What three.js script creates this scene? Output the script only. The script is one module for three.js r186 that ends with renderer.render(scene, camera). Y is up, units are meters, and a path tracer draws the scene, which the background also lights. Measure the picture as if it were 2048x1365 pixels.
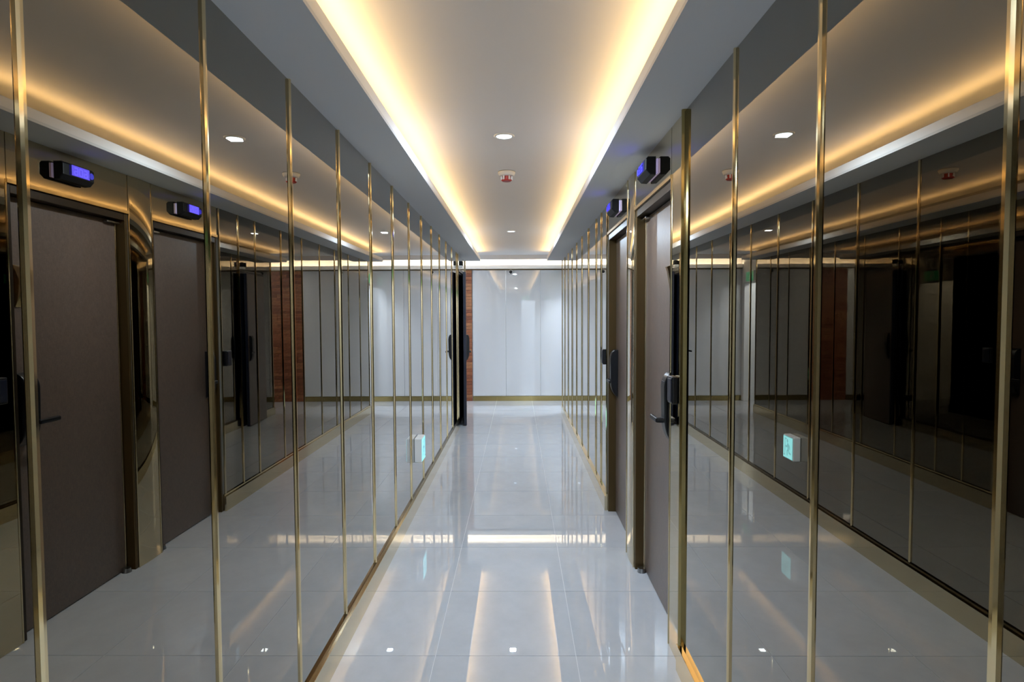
import * as THREE from 'three';
import { RoundedBoxGeometry } from 'three/addons/geometries/RoundedBoxGeometry.js';
import { mergeGeometries } from 'three/addons/utils/BufferGeometryUtils.js';
import { RectAreaLightUniformsLib } from 'three/addons/lights/RectAreaLightUniformsLib.js';

// ---------------------------------------------------------------- camera, sky, lights, exposure
// All plan measures below are in eye heights (H metres); depth runs away from the camera.
const H = 1.46;
const scene = new THREE.Scene();
scene.background = new THREE.Color(0, 0, 0);
const camera = new THREE.PerspectiveCamera(59.26, 2048 / 1365, 0.02, 60);
camera.position.set(0, H, 0);
camera.rotation.order = 'YXZ';
camera.rotation.set(THREE.MathUtils.degToRad(-2.46), THREE.MathUtils.degToRad(0.525), THREE.MathUtils.degToRad(-0.25));
const renderer = new THREE.WebGLRenderer({ antialias: true });
renderer.toneMapping = THREE.LinearToneMapping;
renderer.toneMappingExposure = 1.0;
renderer.shadowMap.enabled = true;
RectAreaLightUniformsLib.init();

const WARM = new THREE.Color().setRGB(1.0, 0.63, 0.25);
const WARM_WHITE = new THREE.Color().setRGB(1.0, 0.84, 0.6);
const COOL = new THREE.Color().setRGB(0.64, 0.81, 1.0);
const DAY = new THREE.Color().setRGB(0.78, 0.89, 1.0);
const COVE = 50, FAR_COVE = 120, SPOT = 3300, LOBBY = 56;

// ---------------------------------------------------------------- plan
const A = 0.53, B = 0.455;              // left and right wall planes
const SOF = 1.55, TOP = 1.643;          // soffit underside, upper ceiling
const TL = 0.372, TR = 0.301;           // edges of the raised tray
const BB = 0.075;                       // baseboard height
const ZE = 6.1, ZF = 6.98, ZB = -1.35;  // end of side walls, far wall, back wall
const XL = -2.2, XR = 0.636;            // ends of the cross corridor
const TB = -0.84;                       // near end of tray

// ---------------------------------------------------------------- helpers
let seed = 7;
const rnd = () => { seed = (seed * 1664525 + 1013904223) >>> 0; return seed / 4294967296; };
const used = new Map();
function numbered(name) {
  const n = used.get(name) ?? 0; used.set(name, n + 1);
  return n ? `${name}_${String(n).padStart(3, '0')}` : name;
}
const shade = (o) => { o.castShadow = true; o.receiveShadow = true; return o; };
function mesh(name, geo, mat, parent) {                 // a part
  const m = shade(new THREE.Mesh(geo, mat)); m.name = name;
  if (parent) { m.name = partName(parent, name); parent.add(m); }
  return m;
}
function partName(parent, name) {
  const k = parent.userData_count ?? (parent.userData_count = {}); const n = k[name] ?? 0; k[name] = n + 1;
  return n ? `${name}_${String(n).padStart(3, '0')}` : name;
}
function structure(name) { const g = new THREE.Group(); g.name = name; g.userData = { kind: 'structure' }; scene.add(g); return g; }
function thing(name, label, category, [x, y, z], group) {
  const g = new THREE.Group(); g.name = numbered(name); g.position.set(x * H, y * H, -z * H);
  g.userData = { label, category }; if (group) g.userData.group = group; scene.add(g); return g;
}
// box between two corners in eye heights, uv in metres
function box(x0, x1, y0, y1, z0, z1) {
  const g = new THREE.BoxGeometry((x1 - x0) * H, (y1 - y0) * H, (z1 - z0) * H);
  g.translate((x0 + x1) / 2 * H, (y0 + y1) / 2 * H, -(z0 + z1) / 2 * H);
  return uvMetres(g);
}
function uvMetres(g) {
  const p = g.attributes.position, n = g.attributes.normal, uv = new Float32Array(p.count * 2);
  for (let i = 0; i < p.count; i++) {
    const ax = Math.abs(n.getX(i)), ay = Math.abs(n.getY(i)), az = Math.abs(n.getZ(i));
    if (ay >= ax && ay >= az) { uv[2 * i] = p.getX(i); uv[2 * i + 1] = p.getZ(i); }
    else if (ax >= az) { uv[2 * i] = p.getZ(i); uv[2 * i + 1] = p.getY(i); }
    else { uv[2 * i] = p.getX(i); uv[2 * i + 1] = p.getY(i); }
  }
  g.setAttribute('uv', new THREE.BufferAttribute(uv, 2)); return g;
}
// rounded box in metres, centred at a local point
function rbox(w, h, d, r, x = 0, y = 0, z = 0) { const g = new RoundedBoxGeometry(w, h, d, 3, r); g.translate(x, y, z); return g; }
function mbox(w, h, d, x = 0, y = 0, z = 0) { const g = new THREE.BoxGeometry(w, h, d); g.translate(x, y, z); return g; }
function noiseTexture(size, repeat, fn, srgb = true) {
  const data = new Uint8Array(size * size * 4);
  for (let y = 0; y < size; y++) for (let x = 0; x < size; x++) {
    const c = fn(x / size, y / size);
    for (let k = 0; k < 3; k++) data[(y * size + x) * 4 + k] = Math.max(0, Math.min(255, c[k]));
    data[(y * size + x) * 4 + 3] = 255;
  }
  const t = new THREE.DataTexture(data, size, size);
  t.wrapS = t.wrapT = THREE.RepeatWrapping; t.magFilter = THREE.LinearFilter; t.minFilter = THREE.LinearMipmapLinearFilter; t.generateMipmaps = true;
  if (srgb) t.colorSpace = THREE.SRGBColorSpace;
  t.repeat.set(repeat, repeat); t.needsUpdate = true; return t;
}
// tiling value noise
function makeNoise(n) {
  const v = Array.from({ length: n * n }, rnd);
  return (x, y) => {
    x = ((x % 1) + 1) % 1 * n; y = ((y % 1) + 1) % 1 * n;
    const i = Math.floor(x), j = Math.floor(y), f = x - i, g = y - j, s = f * f * (3 - 2 * f), t = g * g * (3 - 2 * g);
    const at = (a, b) => v[(b % n) * n + (a % n)];
    return (at(i, j) * (1 - s) + at(i + 1, j) * s) * (1 - t) + (at(i, j + 1) * (1 - s) + at(i + 1, j + 1) * s) * t;
  };
}
const nA = makeNoise(6), nB = makeNoise(19), nC = makeNoise(61), nD = makeNoise(128);

// ---------------------------------------------------------------- materials
const std = (o) => new THREE.MeshStandardMaterial(o);
const rgb = (r, g, b) => new THREE.Color().setRGB(r, g, b);
const M = {
  mirror: new THREE.MeshPhysicalMaterial({ color: rgb(0.28, 0.245, 0.19), metalness: 1, roughness: 0.0, clearcoat: 1, clearcoatRoughness: 0 }),
  goldDarkReflect: std({ color: rgb(0.13, 0.09, 0.04), metalness: 1, roughness: 0.2 }),  // gold of the left channel darkened, its dark reflection put into the colour
  goldMirror: std({ color: rgb(0.7, 0.6, 0.41), metalness: 1, roughness: 0.01 }),
  gold: std({ color: rgb(0.86, 0.69, 0.4), metalness: 1, roughness: 0.07 }),
  brass: std({ color: rgb(0.72, 0.62, 0.42), metalness: 1, roughness: 0.1 }),
  darkGold: std({ color: rgb(0.42, 0.33, 0.14), metalness: 1, roughness: 0.12 }),
  bronze: std({ color: rgb(0.12, 0.075, 0.028), metalness: 0.65, roughness: 0.3 }),
  frameDark: std({ color: rgb(0.035, 0.022, 0.012), metalness: 0.4, roughness: 0.35 }),
  plaster: std({ color: rgb(0.86, 0.86, 0.87), roughness: 0.92 }),
  soffit: std({ color: rgb(0.7, 0.71, 0.73), roughness: 0.92 }),  // plaster tone lowered for the soffits, deepening their shade in the colour
  core: std({ color: rgb(0.3, 0.3, 0.3), roughness: 0.9 }),
  white: std({ color: rgb(0.72, 0.73, 0.74), roughness: 0.6 }),
  plastic: std({ color: rgb(0.8, 0.8, 0.78), roughness: 0.35 }),
  black: std({ color: rgb(0.008, 0.008, 0.01), roughness: 0.32 }),
  blackMatte: new THREE.MeshPhysicalMaterial({ color: rgb(0.006, 0.006, 0.007), roughness: 0.5, specularIntensity: 0.45 }),
  navy: std({ color: rgb(0.012, 0.015, 0.03), roughness: 0.35 }),
  steel: std({ color: rgb(0.5, 0.5, 0.5), metalness: 1, roughness: 0.25 }),
  red: std({ color: rgb(0.5, 0.05, 0.035), roughness: 0.45 }),
  grout: std({ color: rgb(0.62, 0.62, 0.62), roughness: 0.8 }),
  farPanel: new THREE.MeshPhysicalMaterial({ color: rgb(0.61, 0.62, 0.64), roughness: 0.0, ior: 2.1 }),
  led: std({ color: rgb(0.8, 0.7, 0.5), emissive: rgb(1.0, 0.72, 0.36), emissiveIntensity: 2 }),
  spotLens: std({ color: rgb(0.9, 0.9, 0.9), emissive: rgb(0.7, 0.88, 1.0), emissiveIntensity: 6 }),
  blueScreen: std({ color: rgb(0.01, 0.01, 0.05), roughness: 0.12, emissive: rgb(0.002, 0.0, 0.19), emissiveIntensity: 1 }),
  blueGlow: std({ color: rgb(0.05, 0.05, 0.3), emissive: rgb(0.06, 0.05, 1.0), emissiveIntensity: 1.2 }),
  violetGlow: std({ color: rgb(0.6, 0.55, 0.8), roughness: 0.3, emissive: rgb(0.55, 0.45, 0.85), emissiveIntensity: 0.3 }),
};
const tileMaps = [0, 1].map((k) => noiseTexture(128, 1, (u, v) => { const n = 238 + 6 * (nA(u + k * 0.37, v) - 0.5) + 4 * (nB(u, v + k * 0.21) - 0.5) + 2 * (nC(u, v) - 0.5); return [n, n, n]; }));
M.tiles = [0, 1, 2, 3].map((k) => new THREE.MeshPhysicalMaterial({ ior: 1.8, color: rgb(0.6 + 0.006 * k, 0.61 + 0.006 * k, 0.635 + 0.006 * k), roughness: 0.006, map: tileMaps[k % 2] }));
const doorMap = noiseTexture(256, 2.4, (u, v) => { const n = 214 + 26 * (nD(u, v * 0.25) - 0.5) + 20 * (nD(u * 0.5, v) - 0.5) + 10 * (nB(u, v) - 0.5); return [n, n * 0.99, n * 0.985]; });
const doorBump = noiseTexture(256, 2.4, (u, v) => { const n = 128 + 110 * (nD(u, v) - 0.5) + 60 * (nC(u, v) - 0.5); return [n, n, n]; }, false);
M.door = new THREE.MeshPhysicalMaterial({ clearcoat: 0.6, clearcoatRoughness: 0.42, color: rgb(0.19, 0.135, 0.108), map: doorMap, bumpMap: doorBump, bumpScale: 0.0003, roughness: 0.38 });
const woodMap = noiseTexture(256, 3, (u, v) => { const n = 190 + 70 * (nC(u * 0.2, v * 1) - 0.5) + 60 * (nD(u * 0.15, v) - 0.5); return [n, n * 0.96, n * 0.93]; });
M.woods = [[0.5, 0.18, 0.075], [0.4, 0.13, 0.05], [0.56, 0.24, 0.1], [0.33, 0.1, 0.04]].map(([r, g, b]) => std({ color: rgb(r, g, b), map: woodMap, roughness: 0.5 }));

// exit pictogram printed on a lit face
function signMaterial(bg, fg, w, h, strength) {
  const c = document.createElement('canvas'); c.width = w; c.height = h; const x = c.getContext('2d');
  x.fillStyle = bg; x.fillRect(0, 0, w, h);
  x.save(); x.translate(w / 2 - h / 2, 0); x.scale(h / 100, h / 100);
  x.fillStyle = x.strokeStyle = fg; x.lineCap = x.lineJoin = 'round'; x.lineWidth = 9;
  x.beginPath(); x.arc(55, 20, 8, 0, 7); x.fill();
  const line = (...p) => { x.beginPath(); x.moveTo(p[0], p[1]); for (let i = 2; i < p.length; i += 2) x.lineTo(p[i], p[i + 1]); x.stroke(); };
  x.lineWidth = 13; line(50, 36, 46, 56); x.lineWidth = 8;
  line(50, 35, 36, 42, 32, 54); line(52, 37, 62, 48, 72, 46); line(46, 58, 58, 68, 56, 86); line(45, 58, 38, 74, 22, 76);
  x.lineWidth = 6; line(80, 12, 80, 88); line(80, 88, 92, 88); line(64, 12, 80, 12);
  x.restore();
  const t = new THREE.CanvasTexture(c); t.colorSpace = THREE.SRGBColorSpace;
  return std({ color: rgb(0.3, 0.3, 0.3), roughness: 0.3, emissive: rgb(1, 1, 1), emissiveMap: t, emissiveIntensity: strength });
}

// ---------------------------------------------------------------- lights helper
function areaLight(name, w, h, color, intensity, x, y, z, rx, ry, parent = scene) {
  const l = new THREE.RectAreaLight(color, intensity, w, h);
  l.name = name; l.rotation.order = 'YXZ'; l.position.set(x * H, y * H, -z * H); l.rotation.set(rx, ry, 0); parent.add(l); return l;
}

// ---------------------------------------------------------------- floor
{
  const floor = structure('floor');
  const regions = [[-A - 0.02, B + 0.07, ZB, ZE], [XL, 1.5, ZE, ZF], [-A - 0.02, B + 0.07, -2.5, ZB]];
  for (const [x0, x1, z0, z1] of regions) mesh('screed', box(x0, x1, -0.08, -0.0012, z0, z1), M.grout, floor);
  const T = 0.413, gap = 0.0011, unit = new THREE.BoxGeometry(1, 1, 1);
  for (const [x0, x1, z0, z1] of regions) {
    for (let i = Math.floor((x0 + 0.245) / T); -0.245 + i * T < x1; i++) for (let j = Math.floor((z0 - 1.72) / T); 1.72 + j * T < z1; j++) {
      const a = Math.max(x0, -0.245 + i * T) + gap, b = Math.min(x1, -0.245 + (i + 1) * T) - gap;
      const c = Math.max(z0, 1.72 + j * T), d = Math.min(z1, 1.72 + (j + 1) * T);
      const c2 = c + (c === z0 ? 0 : gap), d2 = d - (d === z1 ? 0 : gap);
      if (b - a < 0.012 || d2 - c2 < 0.012) continue;
      const m = mesh('floor_tile', unit, M.tiles[Math.floor(rnd() * 4)], floor);
      m.scale.set((b - a) * H, 0.008, (d2 - c2) * H);
      m.position.set((a + b) / 2 * H, -0.004, -(c2 + d2) / 2 * H);
    }
  }
}

// ---------------------------------------------------------------- ceiling: raised tray between two soffits, hidden warm strips
{
  const c = structure('ceiling');
  mesh('ceiling_board', box(XL - 0.1, 1.55, TOP, TOP + 0.05, -2.55, ZF + 0.1), M.plaster, c);
  const TILT = 1.05;
  const lipH = 0.037, lipT = 0.012, led = 0.028, ledW = 0.012 / H;
  // soffit boards
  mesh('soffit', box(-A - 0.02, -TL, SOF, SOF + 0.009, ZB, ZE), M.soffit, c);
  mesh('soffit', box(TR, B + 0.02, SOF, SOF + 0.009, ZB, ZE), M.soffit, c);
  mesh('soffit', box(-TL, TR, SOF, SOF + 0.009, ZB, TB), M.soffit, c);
  // upstand lips
  const y0 = SOF + 0.009, y1 = SOF + lipH;
  mesh('lip', box(-TL - lipT, -TL, y0, y1, TB - lipT, ZE), M.plaster, c);
  mesh('lip', box(TR, TR + lipT, y0, y1, TB - lipT, ZE), M.plaster, c);
  mesh('lip', box(-TL, TR, y0, y1, TB - lipT, TB), M.plaster, c);
  mesh('lip', box(-A - 0.02, -TL - lipT, y0, y1, ZE - lipT, ZE), M.plaster, c);
  mesh('lip', box(TR + lipT, B + 0.02, y0, y1, ZE - lipT, ZE), M.plaster, c);
  // hidden strips on top of the soffit boards
  const n = 5, L = (ZE - 0.04 - TB) / n;
  for (const x of [-TL - led, TR + led]) for (let k = 0; k < n; k++) {
    const z0 = TB + k * L + 0.004, z1 = TB + (k + 1) * L - 0.004;
    mesh('led_strip', box(x - ledW / 2, x + ledW / 2, SOF + 0.009, SOF + 0.03, z0, z1), M.led, c);
    areaLight('led_strip_light', 0.012, (z1 - z0) * H, WARM, COVE, x, SOF + 0.0355, (z0 + z1) / 2, Math.PI / 2, 0).rotation.set(Math.PI / 2, 0, (x < 0 ? -1 : 1) * TILT, 'ZYX');
  }
  for (const [x0, x1, z] of [[-TL, TR, TB - led], [-A + 0.01, -TL - 0.06, ZE - led], [TR + 0.06, B - 0.01, ZE - led]]) {
    mesh('led_strip', box(x0, x1, SOF + 0.009, SOF + 0.03, z - ledW / 2, z + ledW / 2), M.led, c);
    areaLight('led_strip_light', (x1 - x0) * H, 0.012, WARM, COVE, (x0 + x1) / 2, SOF + 0.032, z, Math.PI / 2, 0);
  }
  // fascia in front of the far wall; behind it a ledge with a strip that washes the top of the wall
  mesh('fascia', box(XL, XR, 1.596, TOP, 6.43, 6.445), M.plaster, c);
  mesh('ledge', box(XL, XR, 1.536, 1.543, ZF - 0.045, ZF + 0.006), M.plaster, c);
  mesh('lip', box(XL, XR, 1.543, 1.578, ZF - 0.045, ZF - 0.039), M.plaster, c);
  for (let k = 0; k < 3; k++) {
    const w = (XR - XL) / 3, x0 = XL + k * w + 0.004, x1 = x0 + w - 0.008;
    mesh('led_strip', box(x0, x1, 1.543, 1.565, ZF - 0.028, ZF - 0.02), M.led, c);
    areaLight('led_strip_light', (x1 - x0) * H, 0.012, WARM_WHITE, FAR_COVE, (x0 + x1) / 2, 1.567, ZF - 0.024, Math.PI / 2, 0);
  }
}

// ---------------------------------------------------------------- mirror walls
const panelGeo = new Map();
function mirrorPanel(wall, side, z0, z1, y0 = BB, y1 = SOF, mat = M.mirror) {
  const w = (z1 - z0) * H, h = (y1 - y0) * H, key = w.toFixed(4) + h.toFixed(3);
  if (!panelGeo.has(key)) panelGeo.set(key, mbox(0.006, h, w));
  const m = mesh('mirror_panel', panelGeo.get(key), mat, wall);
  m.position.set((side < 0 ? -A : B) * H + side * 0.003, (y0 + y1) / 2 * H, -(z0 + z1) / 2 * H);
  m.rotation.set(0, (rnd() - 0.5) * 0.0022, (rnd() - 0.5) * 0.0016);
}
const stripGeos = {};
function stripGeo(w, d, h) {
  const key = [w, d, h.toFixed(3)].join();
  if (stripGeos[key]) return stripGeos[key];
  const s = new THREE.Shape([[-w / 2, -0.004], [w / 2, -0.004], [w / 2, d * 0.45], [w * 0.24, d], [-w * 0.24, d], [-w / 2, d * 0.45]].map(([x, y]) => new THREE.Vector2(x, y)));
  const g = new THREE.ExtrudeGeometry(s, { depth: h, bevelEnabled: false });
  g.rotateX(-Math.PI / 2);                                // extrusion upwards, profile depth towards -z
  g.rotateY(Math.PI / 2);                                 // profile depth towards -x
  return (stripGeos[key] = g);
}
function metalStrip(wall, side, z, y0 = BB, y1 = SOF, w = 0.013, d = 0.008, mat = M.gold) {
  const m = mesh('metal_strip', stripGeo(w, d, (y1 - y0) * H), mat, wall);
  m.position.set((side < 0 ? -A : B) * H, y0 * H, -z * H);
  if (side < 0) m.rotation.y = Math.PI;
}
{
  const wl = structure('wall_left');
  mesh('wall_core', box(-A - 0.2, -A - 0.0045, -0.02, TOP, ZB - 0.02, ZE), M.core, wl);
  const zs = []; for (let k = -5; k < 13; k++) zs.push(0.646 + 0.3835 * k);
  zs.push(5.36);
  mirrorPanel(wl, -1, ZB, zs[0]);
  for (let i = 0; i < zs.length; i++) { metalStrip(wl, -1, zs[i]); if (i) mirrorPanel(wl, -1, zs[i - 1], zs[i]); }
  mirrorPanel(wl, -1, 5.885, ZE);
  mirrorPanel(wl, -1, 5.36, 5.885, 1.425, SOF);
  metalStrip(wl, -1, ZE - 0.012, BB, SOF, 0.03, 0.012);
  mesh('channel_strip', box(-A - 0.002, -A + 0.006, BB - 0.004, BB + 0.012, ZB, 5.37), M.goldDarkReflect, wl);

  const wr = structure('wall_right');
  for (const [z0, z1] of [[ZB - 0.02, 1.79], [2.335, 2.49], [3.03, ZE]]) mesh('wall_core', box(B + 0.0045, B + 0.2, -0.02, TOP, z0, z1), M.core, wr);
  for (const [z0, z1] of [[1.79, 2.335], [2.49, 3.03]]) mesh('wall_core', box(B + 0.0045, B + 0.2, 1.41, TOP, z0, z1), M.core, wr);
  const zr = [-1.2, -0.85, -0.495, -0.142, 0.211, 0.564, 0.915, 1.27, 1.64];
  mirrorPanel(wr, 1, ZB, zr[0]);
  zr.forEach((z, i) => { metalStrip(wr, 1, z, BB, SOF, i === 8 ? 0.018 : 0.013, i === 8 ? 0.017 : 0.008, i === 8 ? M.darkGold : M.gold); if (i) mirrorPanel(wr, 1, zr[i - 1], z); });  // last strip toned dark to carry the dark reflection from behind the camera
  mirrorPanel(wr, 1, 1.64, 1.788, 0.001, SOF, M.goldMirror);
  metalStrip(wr, 1, 1.786, 0.001, 1.4, 0.006, 0.004, M.brass);
  // slightly bowed mirror on the pier between the doors
  {
    const w = 0.151 * H, h = (SOF - 0.001) * H, sag = 0.006, g = new THREE.PlaneGeometry(w, h, 24, 1), p = g.attributes.position, nn = g.attributes.normal;
    for (let i = 0; i < p.count; i++) {
      const t = p.getX(i) / (w / 2); p.setZ(i, sag * (1 - t * t));
      const s = 2 * sag * t / (w / 2), l = Math.hypot(1, s); nn.setXYZ(i, s / l, 0, 1 / l);
    }
    g.rotateY(-Math.PI / 2);
    const m = mesh('metal_panel', g, M.goldMirror, wr); m.position.set(B * H, (0.001 + SOF) / 2 * H, -(2.335 + 2.49) / 2 * H);
    metalStrip(wr, 1, 2.338, 0.001, SOF, 0.006, 0.005, M.brass); metalStrip(wr, 1, 2.487, 0.001, SOF, 0.006, 0.005, M.brass);
  }
  for (const [z0, z1] of [[1.79, 2.335], [2.49, 3.03]]) {
    mirrorPanel(wr, 1, z0, z1, 1.412, SOF, M.goldMirror);
    mesh('head_strip', box(B - 0.004, B + 0.02, 1.4, 1.412, z0 - 0.002, z1 + 0.002), M.brass, wr);
  }
  const zf = [3.05, 3.26, 3.47, 3.85, 4.23, 4.61, 4.99, 5.37, 5.75, ZE - 0.012];
  zf.forEach((z, i) => { metalStrip(wr, 1, z, BB, SOF, i === 0 ? 0.02 : 0.013, 0.008, i ? M.gold : M.brass); if (i) mirrorPanel(wr, 1, zf[i - 1], z); });
  for (const [z0, z1] of [[ZB, 1.652], [3.03, ZE]]) mesh('channel_strip', box(B - 0.006, B + 0.002, BB - 0.004, BB + 0.012, z0, z1), M.gold, wr);

  const bl = structure('baseboard_left');
  mesh('base_cover', box(-A - 0.01, -A + 0.013, 0, BB, ZB, 5.37), M.brass, bl);
  mesh('base_cover', box(-A - 0.01, -A + 0.013, 0, BB, 5.89, ZE), M.brass, bl);
  const br = structure('baseboard_right');
  for (const [z0, z1] of [[ZB, 1.652], [3.032, ZE]]) mesh('base_cover', box(B - 0.013, B + 0.01, 0, BB, z0, z1), M.brass, br);
}

// ---------------------------------------------------------------- far wall: glossy white panels, gold base, wood blocks to the left
{
  const w = structure('wall_far');
  mesh('wall_core', box(XL - 0.1, 1.55, -0.02, TOP, ZF + 0.006, ZF + 0.12), M.white, w);
  const seams = [-2.2, -1.74, -1.34, -0.935, null, -0.523, -0.134, 0.267, XR];
  for (let i = 1; i < seams.length; i++) {
    if (seams[i] === null || seams[i - 1] === null) continue;
    const g = new RoundedBoxGeometry((seams[i] - seams[i - 1]) * H - 0.004, (1.523 - 0.058) * H, 0.012, 2, 0.002);
    const m = mesh('wall_panel', g, M.farPanel, w);
    m.position.set((seams[i] + seams[i - 1]) / 2 * H, (1.523 + 0.058) / 2 * H, -ZF * H);
    m.rotation.y = (rnd() - 0.5) * 0.003;
  }
  for (const x of [-0.134, 0.267]) mesh('seam_strip', box(x - 0.0022, x + 0.0022, 0.058, 1.523, ZF - 0.003, ZF + 0.004), M.steel, w);
  mesh('top_strip', box(XL, XR, 1.524, 1.534, ZF - 0.012, ZF + 0.006), M.bronze, w);
  const b = structure('baseboard_far');
  mesh('base_cover', box(XL, -0.94, 0, 0.056, ZF - 0.012, ZF + 0.006), M.darkGold, b);
  mesh('base_cover', box(-0.52, XR, 0, 0.056, ZF - 0.012, ZF + 0.006), M.darkGold, b);
  // stacked wooden blocks
  const rows = 40, y1 = 1.523, rh = y1 / rows, blockGeos = [0, 1, 2].map((k) => uvMetres(mbox([0.16, 0.21, 0.25][k], rh * H - 0.002, 0.03)));
  const x0 = -0.93 * H, x1 = -0.527 * H;
  for (let r = 0; r < rows; r++) {
    let x = x0;
    while (x < x1 - 0.03) {
      const k = Math.floor(rnd() * 3); let wd = [0.16, 0.21, 0.25][k];
      const rest = x1 - x; let sc = 1;
      if (rest - wd < 0.08) { sc = rest / wd; }
      const m = mesh('wood_block', blockGeos[k], M.woods[Math.floor(rnd() * 4)], w);
      m.scale.x = sc * (1 - 0.002 / wd); wd *= sc;
      m.position.set(x + wd / 2, (r + 0.5) * rh * H, -ZF * H + 0.004 + rnd() * 0.012);
      x += wd;
    }
  }
}

// ---------------------------------------------------------------- walls that close the corridor
{
  const wb = structure('wall_back');               // behind the camera, with an opening into a lit lobby
  mesh('wall_board', box(-A - 0.2, 0.08, -0.02, TOP, ZB - 0.08, ZB), M.white, wb);
  mesh('wall_board', box(0.43, B + 0.2, -0.02, TOP, ZB - 0.08, ZB), M.white, wb);
  mesh('wall_board', box(0.08, 0.43, 1.38, TOP, ZB - 0.08, ZB), M.white, wb);
  const wn = structure('wall_lobby');
  mesh('wall_board', box(-A - 0.2, B + 0.2, -0.02, TOP, -2.55, -2.5), M.white, wn);
  mesh('wall_board', box(-A - 0.2, -A - 0.02, -0.02, TOP, -2.5, ZB - 0.08), M.white, wn);
  mesh('wall_board', box(B + 0.07, B + 0.2, -0.02, TOP, -2.5, ZB - 0.08), M.white, wn);
  const wc = structure('wall_cross');              // the near side of the cross corridor and its two ends
  mesh('wall_board', box(XL - 0.1, -A - 0.2, -0.02, TOP, ZE - 0.1, ZE), M.white, wc);
  mesh('wall_board', box(B + 0.2, 1.55, -0.02, TOP, ZE - 0.1, ZE), M.white, wc);
  mesh('wall_board', box(XL - 0.1, XL, -0.02, TOP, ZE, ZF + 0.006), M.white, wc);
  mesh('wall_board', box(1.5, 1.55, -0.02, TOP, ZE, ZF + 0.006), M.white, wc);
  mesh('wall_board', box(XR, XR + 0.06, -0.02, TOP, ZE, 6.16), M.white, wc);
  mesh('wall_board', box(XR, XR + 0.06, -0.02, TOP, 6.9, ZF - 0.006), M.white, wc);
  mesh('wall_board', box(XR, XR + 0.06, 1.345, TOP, 6.16, 6.9), M.white, wc);
  // ceiling panel lamps of the lobby and of the stair landing beyond the side opening; the left-arm one is added, unseen, to brighten the far wall
  for (const [label, x, z, w, d] of [['square white ceiling panel light in the lobby behind the camera', 0.2, -1.95, 0.6, 0.6], ['square white ceiling panel light beyond the opening at the right end', 1.1, 6.54, 0.5, 0.5],
    ['added unseen panel light in the left arm that brightens the far wall', -1.25, 6.25, 0.6, 0.3]]) {
    const t = thing('panel_light', label, 'ceiling light', [x, TOP - 0.02, z]);
    mesh('frame', rbox(w + 0.04, 0.02, d + 0.04, 0.004, 0, 0.012, 0), M.plastic, t);
    mesh('diffuser', mbox(w, 0.004, d, 0, 0.0, 0), std({ color: rgb(0.9, 0.9, 0.9), emissive: rgb(0.75, 0.88, 1.0), emissiveIntensity: 1.5 }), t);
    areaLight('panel_light_glow', w, d, DAY, z < 0 ? LOBBY / 2 : LOBBY, x, TOP - 0.024, z, -Math.PI / 2, 0);
  }
}

// ---------------------------------------------------------------- doors in the right wall
// local frame: x towards the room behind, z along the wall; hinge on the pier side
function doorLock(parent, y, dir) {                  // digital lock: bowed body, touch pad, lever
  const s = new THREE.Shape();
  s.moveTo(0, -0.165); s.quadraticCurveTo(-0.03, -0.14, -0.034, -0.06); s.lineTo(-0.036, 0.1);
  s.quadraticCurveTo(-0.034, 0.155, -0.012, 0.168); s.lineTo(0, 0.168); s.lineTo(0, -0.165);
  const g = new THREE.ExtrudeGeometry(s, { depth: 0.062, bevelEnabled: true, bevelSize: 0.003, bevelThickness: 0.004, bevelSegments: 3, curveSegments: 12 });
  g.translate(-0.003, 0, -0.031);
  g.scale(1.7, 1, 1);
  const lock = mesh('door_lock', g, M.black, parent);
  mesh('touch_pad', rbox(0.006, 0.1, 0.048, 0.002, -0.066, 0.075, 0), M.navy, lock);
  const stem = new THREE.CylinderGeometry(0.012, 0.014, 0.036, 20); stem.rotateZ(Math.PI / 2); stem.translate(-0.075, -0.052, 0);
  const bar = rbox(0.018, 0.022, 0.125, 0.007, -0.094, -0.052, dir * 0.052);
  mesh('lever', mergeGeometries([stem.toNonIndexed(), bar.index ? bar.toNonIndexed() : bar]), M.black, lock);
  lock.position.set(0, y * H, 0);
  return lock;
}
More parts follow.
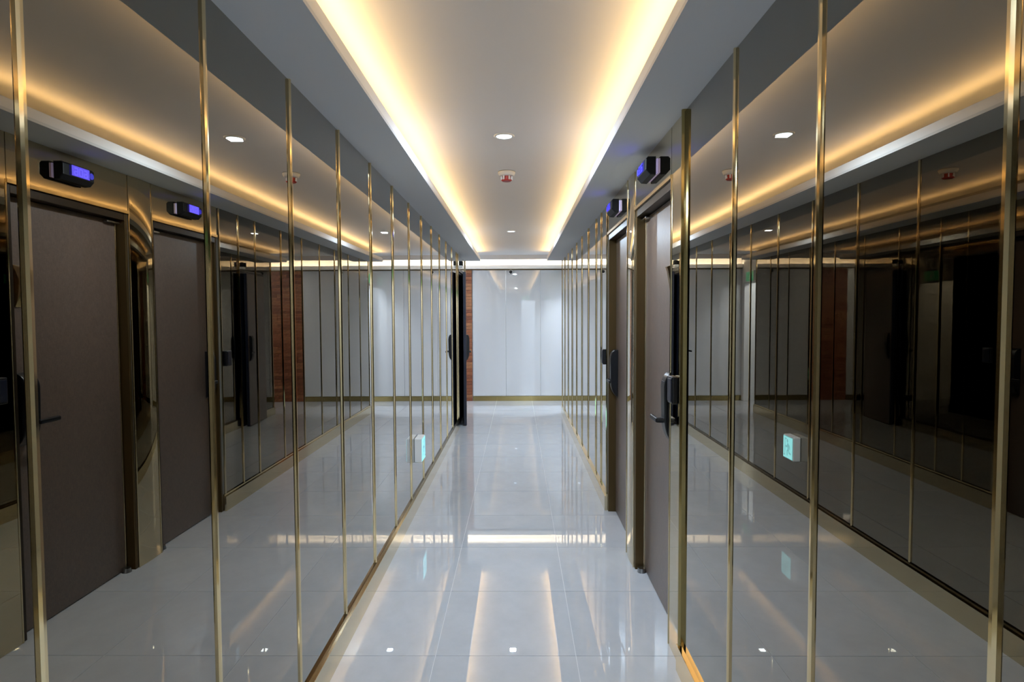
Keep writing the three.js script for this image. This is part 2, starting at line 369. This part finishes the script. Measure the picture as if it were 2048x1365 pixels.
function guestDoor(name, z0, z1, lockFar) {
  const d = structure(name); d.position.set(B * H, 0, -(z0 + z1) / 2 * H);
  const w = (z1 - z0) * H, top = 1.4 * H, depth = 0.058, jw = 0.022;
  for (const s of [-1, 1]) mesh('jamb', rbox(depth + 0.05, top, jw, 0.002, depth / 2 + 0.03, top / 2, s * (w / 2 - jw / 2)), s < 0 ? M.bronze : M.frameDark, d);
  mesh('head', rbox(depth + 0.05, 0.04, w - 2 * jw, 0.002, depth / 2 + 0.03, top - 0.02, 0), M.frameDark, d);
  const leafH = top - 0.046, leafW = w - 2 * jw - 0.006;
  const leaf = mesh('leaf', uvMetres(rbox(0.042, leafH, leafW, 0.003, 0, leafH / 2 + 0.004, 0)), M.door, d); leaf.position.x = depth + 0.021;
  const hinge = lockFar ? 1 : -1;                   // local z: towards the camera is +
  const edge = mesh('edge_strip', rbox(0.008, leafH, 0.008, 0.002, depth - 0.003, leafH / 2 + 0.004, hinge * (leafW / 2 - 0.006)), M.brass, d);
  const topPivot = mesh('pivot_hinge', rbox(0.03, 0.012, 0.1, 0.004, depth - 0.012, leafH - 0.01, hinge * (leafW / 2 - 0.05)), M.steel, d);
  const puck = new THREE.CylinderGeometry(0.022, 0.026, 0.024, 24); puck.translate(depth - 0.022, 0.012, hinge * (leafW / 2 - 0.03));
  mesh('pivot_hinge', puck, M.steel, d);
  const lock = doorLock(d, 0.71, hinge); lock.position.x = depth; if (lockFar) lock.scale.x = 0.75; lock.position.z = -hinge * (leafW / 2 - 0.055);
  if (!lockFar) {                                   // wedge-shaped gold plate beside the lock
    const s = new THREE.Shape([[0, 0.09], [-0.052, 0.068], [-0.046, 0.05], [-0.03, -0.04], [-0.004, -0.1], [0, -0.1]].map(([x, y]) => new THREE.Vector2(x, y)));
    const g = new THREE.ExtrudeGeometry(s, { depth: 0.03, bevelEnabled: true, bevelSize: 0.001, bevelThickness: 0.001, bevelSegments: 1 });
    g.translate(depth, 1.1 * H, leafW / 2 - 0.09); mesh('door_plate', g, M.gold, d).userData.label = 'wedge shaped gold plate';
  }
  return d;
}
guestDoor('door_1', 1.79, 2.335, false);
guestDoor('door_2', 2.49, 3.03, true);

// narrow service door standing slightly ajar at the end of the left wall, hinged on its far side
{
  const z0 = 5.38, z1 = 5.86, d = structure('door_3'), w = (z1 - z0) * H, top = 1.394 * H;
  d.position.set(-A * H, 0, -z1 * H);                       // origin at the hinge
  mesh('opening_shade', box(-0.0035, -0.0015, 0, 1.4, -(z1 - z0) - 0.004, 0.004), M.navy, d);  // flat dark sheet, colour stands in for the shade inside the door opening
  mesh('jamb', rbox(0.012, top, 0.03, 0.002, 0.002, top / 2, w + 0.014), M.navy, d);
  mesh('jamb', rbox(0.03, top, 0.03, 0.003, 0.01, top / 2, -0.016), M.bronze, d);
  mesh('head', rbox(0.02, 0.03, w + 0.06, 0.002, 0.005, top + 0.012, w / 2 - 0.005), M.navy, d);
  const lh = top - 0.014, leaf = mesh('leaf', rbox(0.036, lh, w - 0.004, 0.003, 0.02, lh / 2 + 0.008, w / 2), M.navy, d);
  leaf.rotation.y = 0.088;
  mesh('facing', uvMetres(rbox(0.004, lh - 0.01, w - 0.03, 0.001, 0.039, lh / 2 + 0.008, w / 2)), M.door, leaf);
  const lock = doorLock(leaf, 0.71, -1); lock.rotation.y = Math.PI; lock.scale.x = 0.6; lock.position.set(0.04, 0.71 * H, w - 0.07);
}

// ---------------------------------------------------------------- room number displays above the doors
function digitBars(ch) { return { 0: 'abcdef', 5: 'acdfg', 6: 'acdefg', 7: 'abc' }[ch]; }
function numberDisplay(text, label, z0, z1) {
  const t = thing('room_number_display', label, 'number display', [B, 1.452, (z0 + z1) / 2], 'lit room number displays above the doors');
  const w = (z1 - z0) * H, hgt = 0.08, dp = 0.054;
  // section across the wall (x out of the wall is negative), chamfered below
  const s = new THREE.Shape([[-0.014, 0.002], [-0.036, 0.004], [-dp, 0.024], [-dp, hgt - 0.008], [-dp + 0.008, hgt], [-0.014, hgt]].map(([x, y]) => new THREE.Vector2(x, y)));
  const g = new THREE.ExtrudeGeometry(s, { depth: w - 0.012, bevelEnabled: true, bevelSize: 0.004, bevelThickness: 0.006, bevelSegments: 2 });
  g.translate(0, 0, -(w - 0.012) / 2);
  mesh('housing', g, M.blackMatte, t);
  mesh('back_plate', rbox(0.009, hgt - 0.012, w + 0.002, 0.003, -0.0045, hgt / 2, 0), M.violetGlow, t);  // thin violet plate behind the housing, weakly emissive
  const scr = mesh('screen', rbox(0.003, 0.048, w * 0.66, 0.001, -dp - 0.004, 0.05, -w * 0.02), M.blueScreen, t);
  const dh = 0.032, dw = 0.021, th = 0.0055, bars = [];
  [...text].forEach((ch, i) => {
    const cz = (1 - i) * 0.032 + 0.008;                // reads left to right from the corridor: left is the far end
    const b = { a: [0, dh / 2, dw, th], d: [0, -dh / 2, dw, th], g: [0, 0, dw, th], f: [-dw / 2, dh / 4, th, dh / 2], b: [dw / 2, dh / 4, th, dh / 2], e: [-dw / 2, -dh / 4, th, dh / 2], c: [dw / 2, -dh / 4, th, dh / 2] };
    for (const k of digitBars(ch)) { const [u, v, bw, bh] = b[k]; bars.push(mbox(0.002, bh, bw, -dp - 0.0065, 0.05 + v, -cz + u)); }
  });
  mesh('digits', mergeGeometries(bars), M.blueGlow, t);
  const dot = new THREE.CylinderGeometry(0.016, 0.016, 0.003, 28); dot.rotateZ(Math.PI / 2); dot.translate(-dp - 0.004, 0.05, -w / 2 + 0.022);
  mesh('indicator_light', dot, M.blueGlow, t);
  const gz = -(z0 + z1) / 2;
  const l = new THREE.RectAreaLight(rgb(0.12, 0.1, 1), 3.0, 0.12, 0.05); l.name = 'display_light';
  l.position.set(B * H - dp - 0.012, 1.452 * H + 0.05, gz * H); l.rotation.y = Math.PI / 2; scene.add(l);
  return t;
}
numberDisplay('606', 'black box with glowing blue room number above the nearer brown door', 1.955, 2.1);
numberDisplay('605', 'black box with glowing blue room number above the farther brown door', 2.66, 2.81);

// ---------------------------------------------------------------- card readers beside the doors
for (const [z, label] of [[1.72, 'small black card reader on the narrow mirror beside the nearer brown door'], [3.095, 'small black card reader on the mirror wall just past the farther brown door']]) {
  const t = thing('card_reader', label, 'card reader', [B, 0.745, z], 'black card readers on the mirror wall');
  mesh('housing', rbox(0.026, 0.115, 0.075, 0.006, -0.014, 0.0575, 0), M.black, t);
  mesh('face_plate', rbox(0.004, 0.095, 0.058, 0.0015, -0.028, 0.0575, 0), M.navy, t);
}

// ---------------------------------------------------------------- ceiling fittings
function downlight(z, label) {
  const t = thing('downlight', label, 'ceiling light', [-0.045, TOP, z], 'round ceiling downlights');
  const r = 0.052;
  const ring = new THREE.LatheGeometry([[0.039, 0], [0.04, -0.004], [0.046, -0.007], [0.052, -0.005], [0.054, 0]].map(([x, y]) => new THREE.Vector2(x, y)), 40);
  mesh('trim_ring', ring, M.plastic, t);
  const lens = new THREE.CylinderGeometry(0.04, 0.04, 0.003, 40); lens.translate(0, -0.002, 0);
  mesh('lens_light', lens, M.spotLens, t);
  areaLight('downlight_beam', 0.06, 0.06, COOL, SPOT, -0.045, TOP - 0.006, z, -Math.PI / 2, 0);
}
downlight(2.18, 'round ceiling downlight with bluish glow, between the camera and the smoke detector');
downlight(4.62, 'round ceiling downlight beyond the smoke detector, near the far end of the ceiling tray');
downlight(-0.26, 'round ceiling downlight behind the camera');
{
  const t = thing('smoke_detector', 'white ceiling smoke detector with a red centre between two downlights', 'smoke detector', [-0.046, TOP, 2.72]);
  mesh('base', new THREE.LatheGeometry([[0, 0], [0.056, 0], [0.057, -0.008], [0.05, -0.024], [0.042, -0.03], [0, -0.03]].map(([x, y]) => new THREE.Vector2(x, y)), 40), M.plastic, t);
  const core = new THREE.CylinderGeometry(0.026, 0.022, 0.026, 28); core.translate(0, -0.042, 0); mesh('sensor_core', core, M.red, t).userData.label = 'red centre';
  const rib = mbox(0.006, 0.027, 0.009, 0, -0.042, 0.034);
  for (let k = 0; k < 6; k++) mesh('cage_rib', rib, M.plastic, t).rotation.y = k * Math.PI / 3 + 0.52;
  const cap = new THREE.CylinderGeometry(0.036, 0.028, 0.008, 32); cap.translate(0, -0.058, 0); mesh('cap', cap, M.red, t);
}

// ---------------------------------------------------------------- signs and cameras
{
  const t = thing('exit_guide_light', 'small lit cyan exit guide box low on the left mirror wall', 'exit sign', [-A, 0.248, 3.088]);
  mesh('housing', rbox(0.056, 0.182, 0.166, 0.008, 0.028, 0.091, 0), M.plastic, t);
  const face = new THREE.PlaneGeometry(0.15, 0.164); face.rotateY(Math.PI / 2); face.translate(0.0585, 0.091, 0);
  const slab = rbox(0.004, 0.168, 0.154, 0.001, 0.056, 0.091, 0);
  mesh('lens_light', slab, std({ color: rgb(0.5, 0.7, 0.7), roughness: 0.3, emissive: rgb(0.3, 0.85, 1), emissiveIntensity: 0.4 }), t);
  mesh('sign_face', face, signMaterial('#7feaf6', '#1d7f8c', 128, 140, 1.15), t);
  areaLight('guide_light', 0.15, 0.16, rgb(0.35, 0.9, 1), 0.8, -A + 0.06 / H, 0.31, 3.088, 0, -Math.PI / 2);
}
function exitSign(label, pos, turn, w, h) {
  const t = thing('exit_sign', label, 'exit sign', pos); t.rotation.y = turn;   // faces local +z
  mesh('housing', rbox(w, h, 0.045, 0.005, 0, h / 2, 0.0225), M.plastic, t);
  const f = new THREE.PlaneGeometry(w - 0.02, h - 0.02); f.translate(0, h / 2, 0.0457);
  mesh('sign_face', f, signMaterial('#19d58a', '#f4fff8', 192, 96, 0.8), t);
}
exitSign('green lit exit sign above the opening at the right end of the cross corridor', [XR - 0.001, 1.36, 6.66], -Math.PI / 2, 0.36, 0.17);
exitSign('green lit exit sign above the bright opening behind the camera', [0.2, 1.395, ZB + 0.001], Math.PI, 0.3, 0.13);
{
  const t = thing('security_camera', 'small black camera on a pale bracket above the dark service door', 'camera', [-0.53, 1.45, 5.42]);
  mesh('bracket', rbox(0.05, 0.03, 0.07, 0.004, 0.025, -0.016, 0), M.plastic, t);
  mesh('body', rbox(0.05, 0.055, 0.09, 0.006, 0.035, 0.027, 0), M.blackMatte, t);
  const lens = new THREE.CylinderGeometry(0.016, 0.018, 0.014, 24); lens.rotateX(Math.PI / 2); lens.translate(0.035, 0.028, 0.05); mesh('lens', lens, M.black, t);
}
{
  const t = thing('dome_camera', 'tiny dark dome camera high on the glossy far wall', 'camera', [-0.075, 1.5, ZF - 0.0065]);
  const base = new THREE.CylinderGeometry(0.036, 0.04, 0.016, 28); base.rotateX(Math.PI / 2); base.translate(0, 0, 0.014); mesh('base', base, M.plastic, t);
  const dome = new THREE.SphereGeometry(0.028, 24, 12, 0, Math.PI * 2, 0, Math.PI / 2); dome.rotateX(Math.PI / 2); dome.translate(0, 0, 0.022); mesh('dome', dome, M.black, t);
}

scene.traverse((o) => { delete o.userData_count; });
renderer.render(scene, camera);
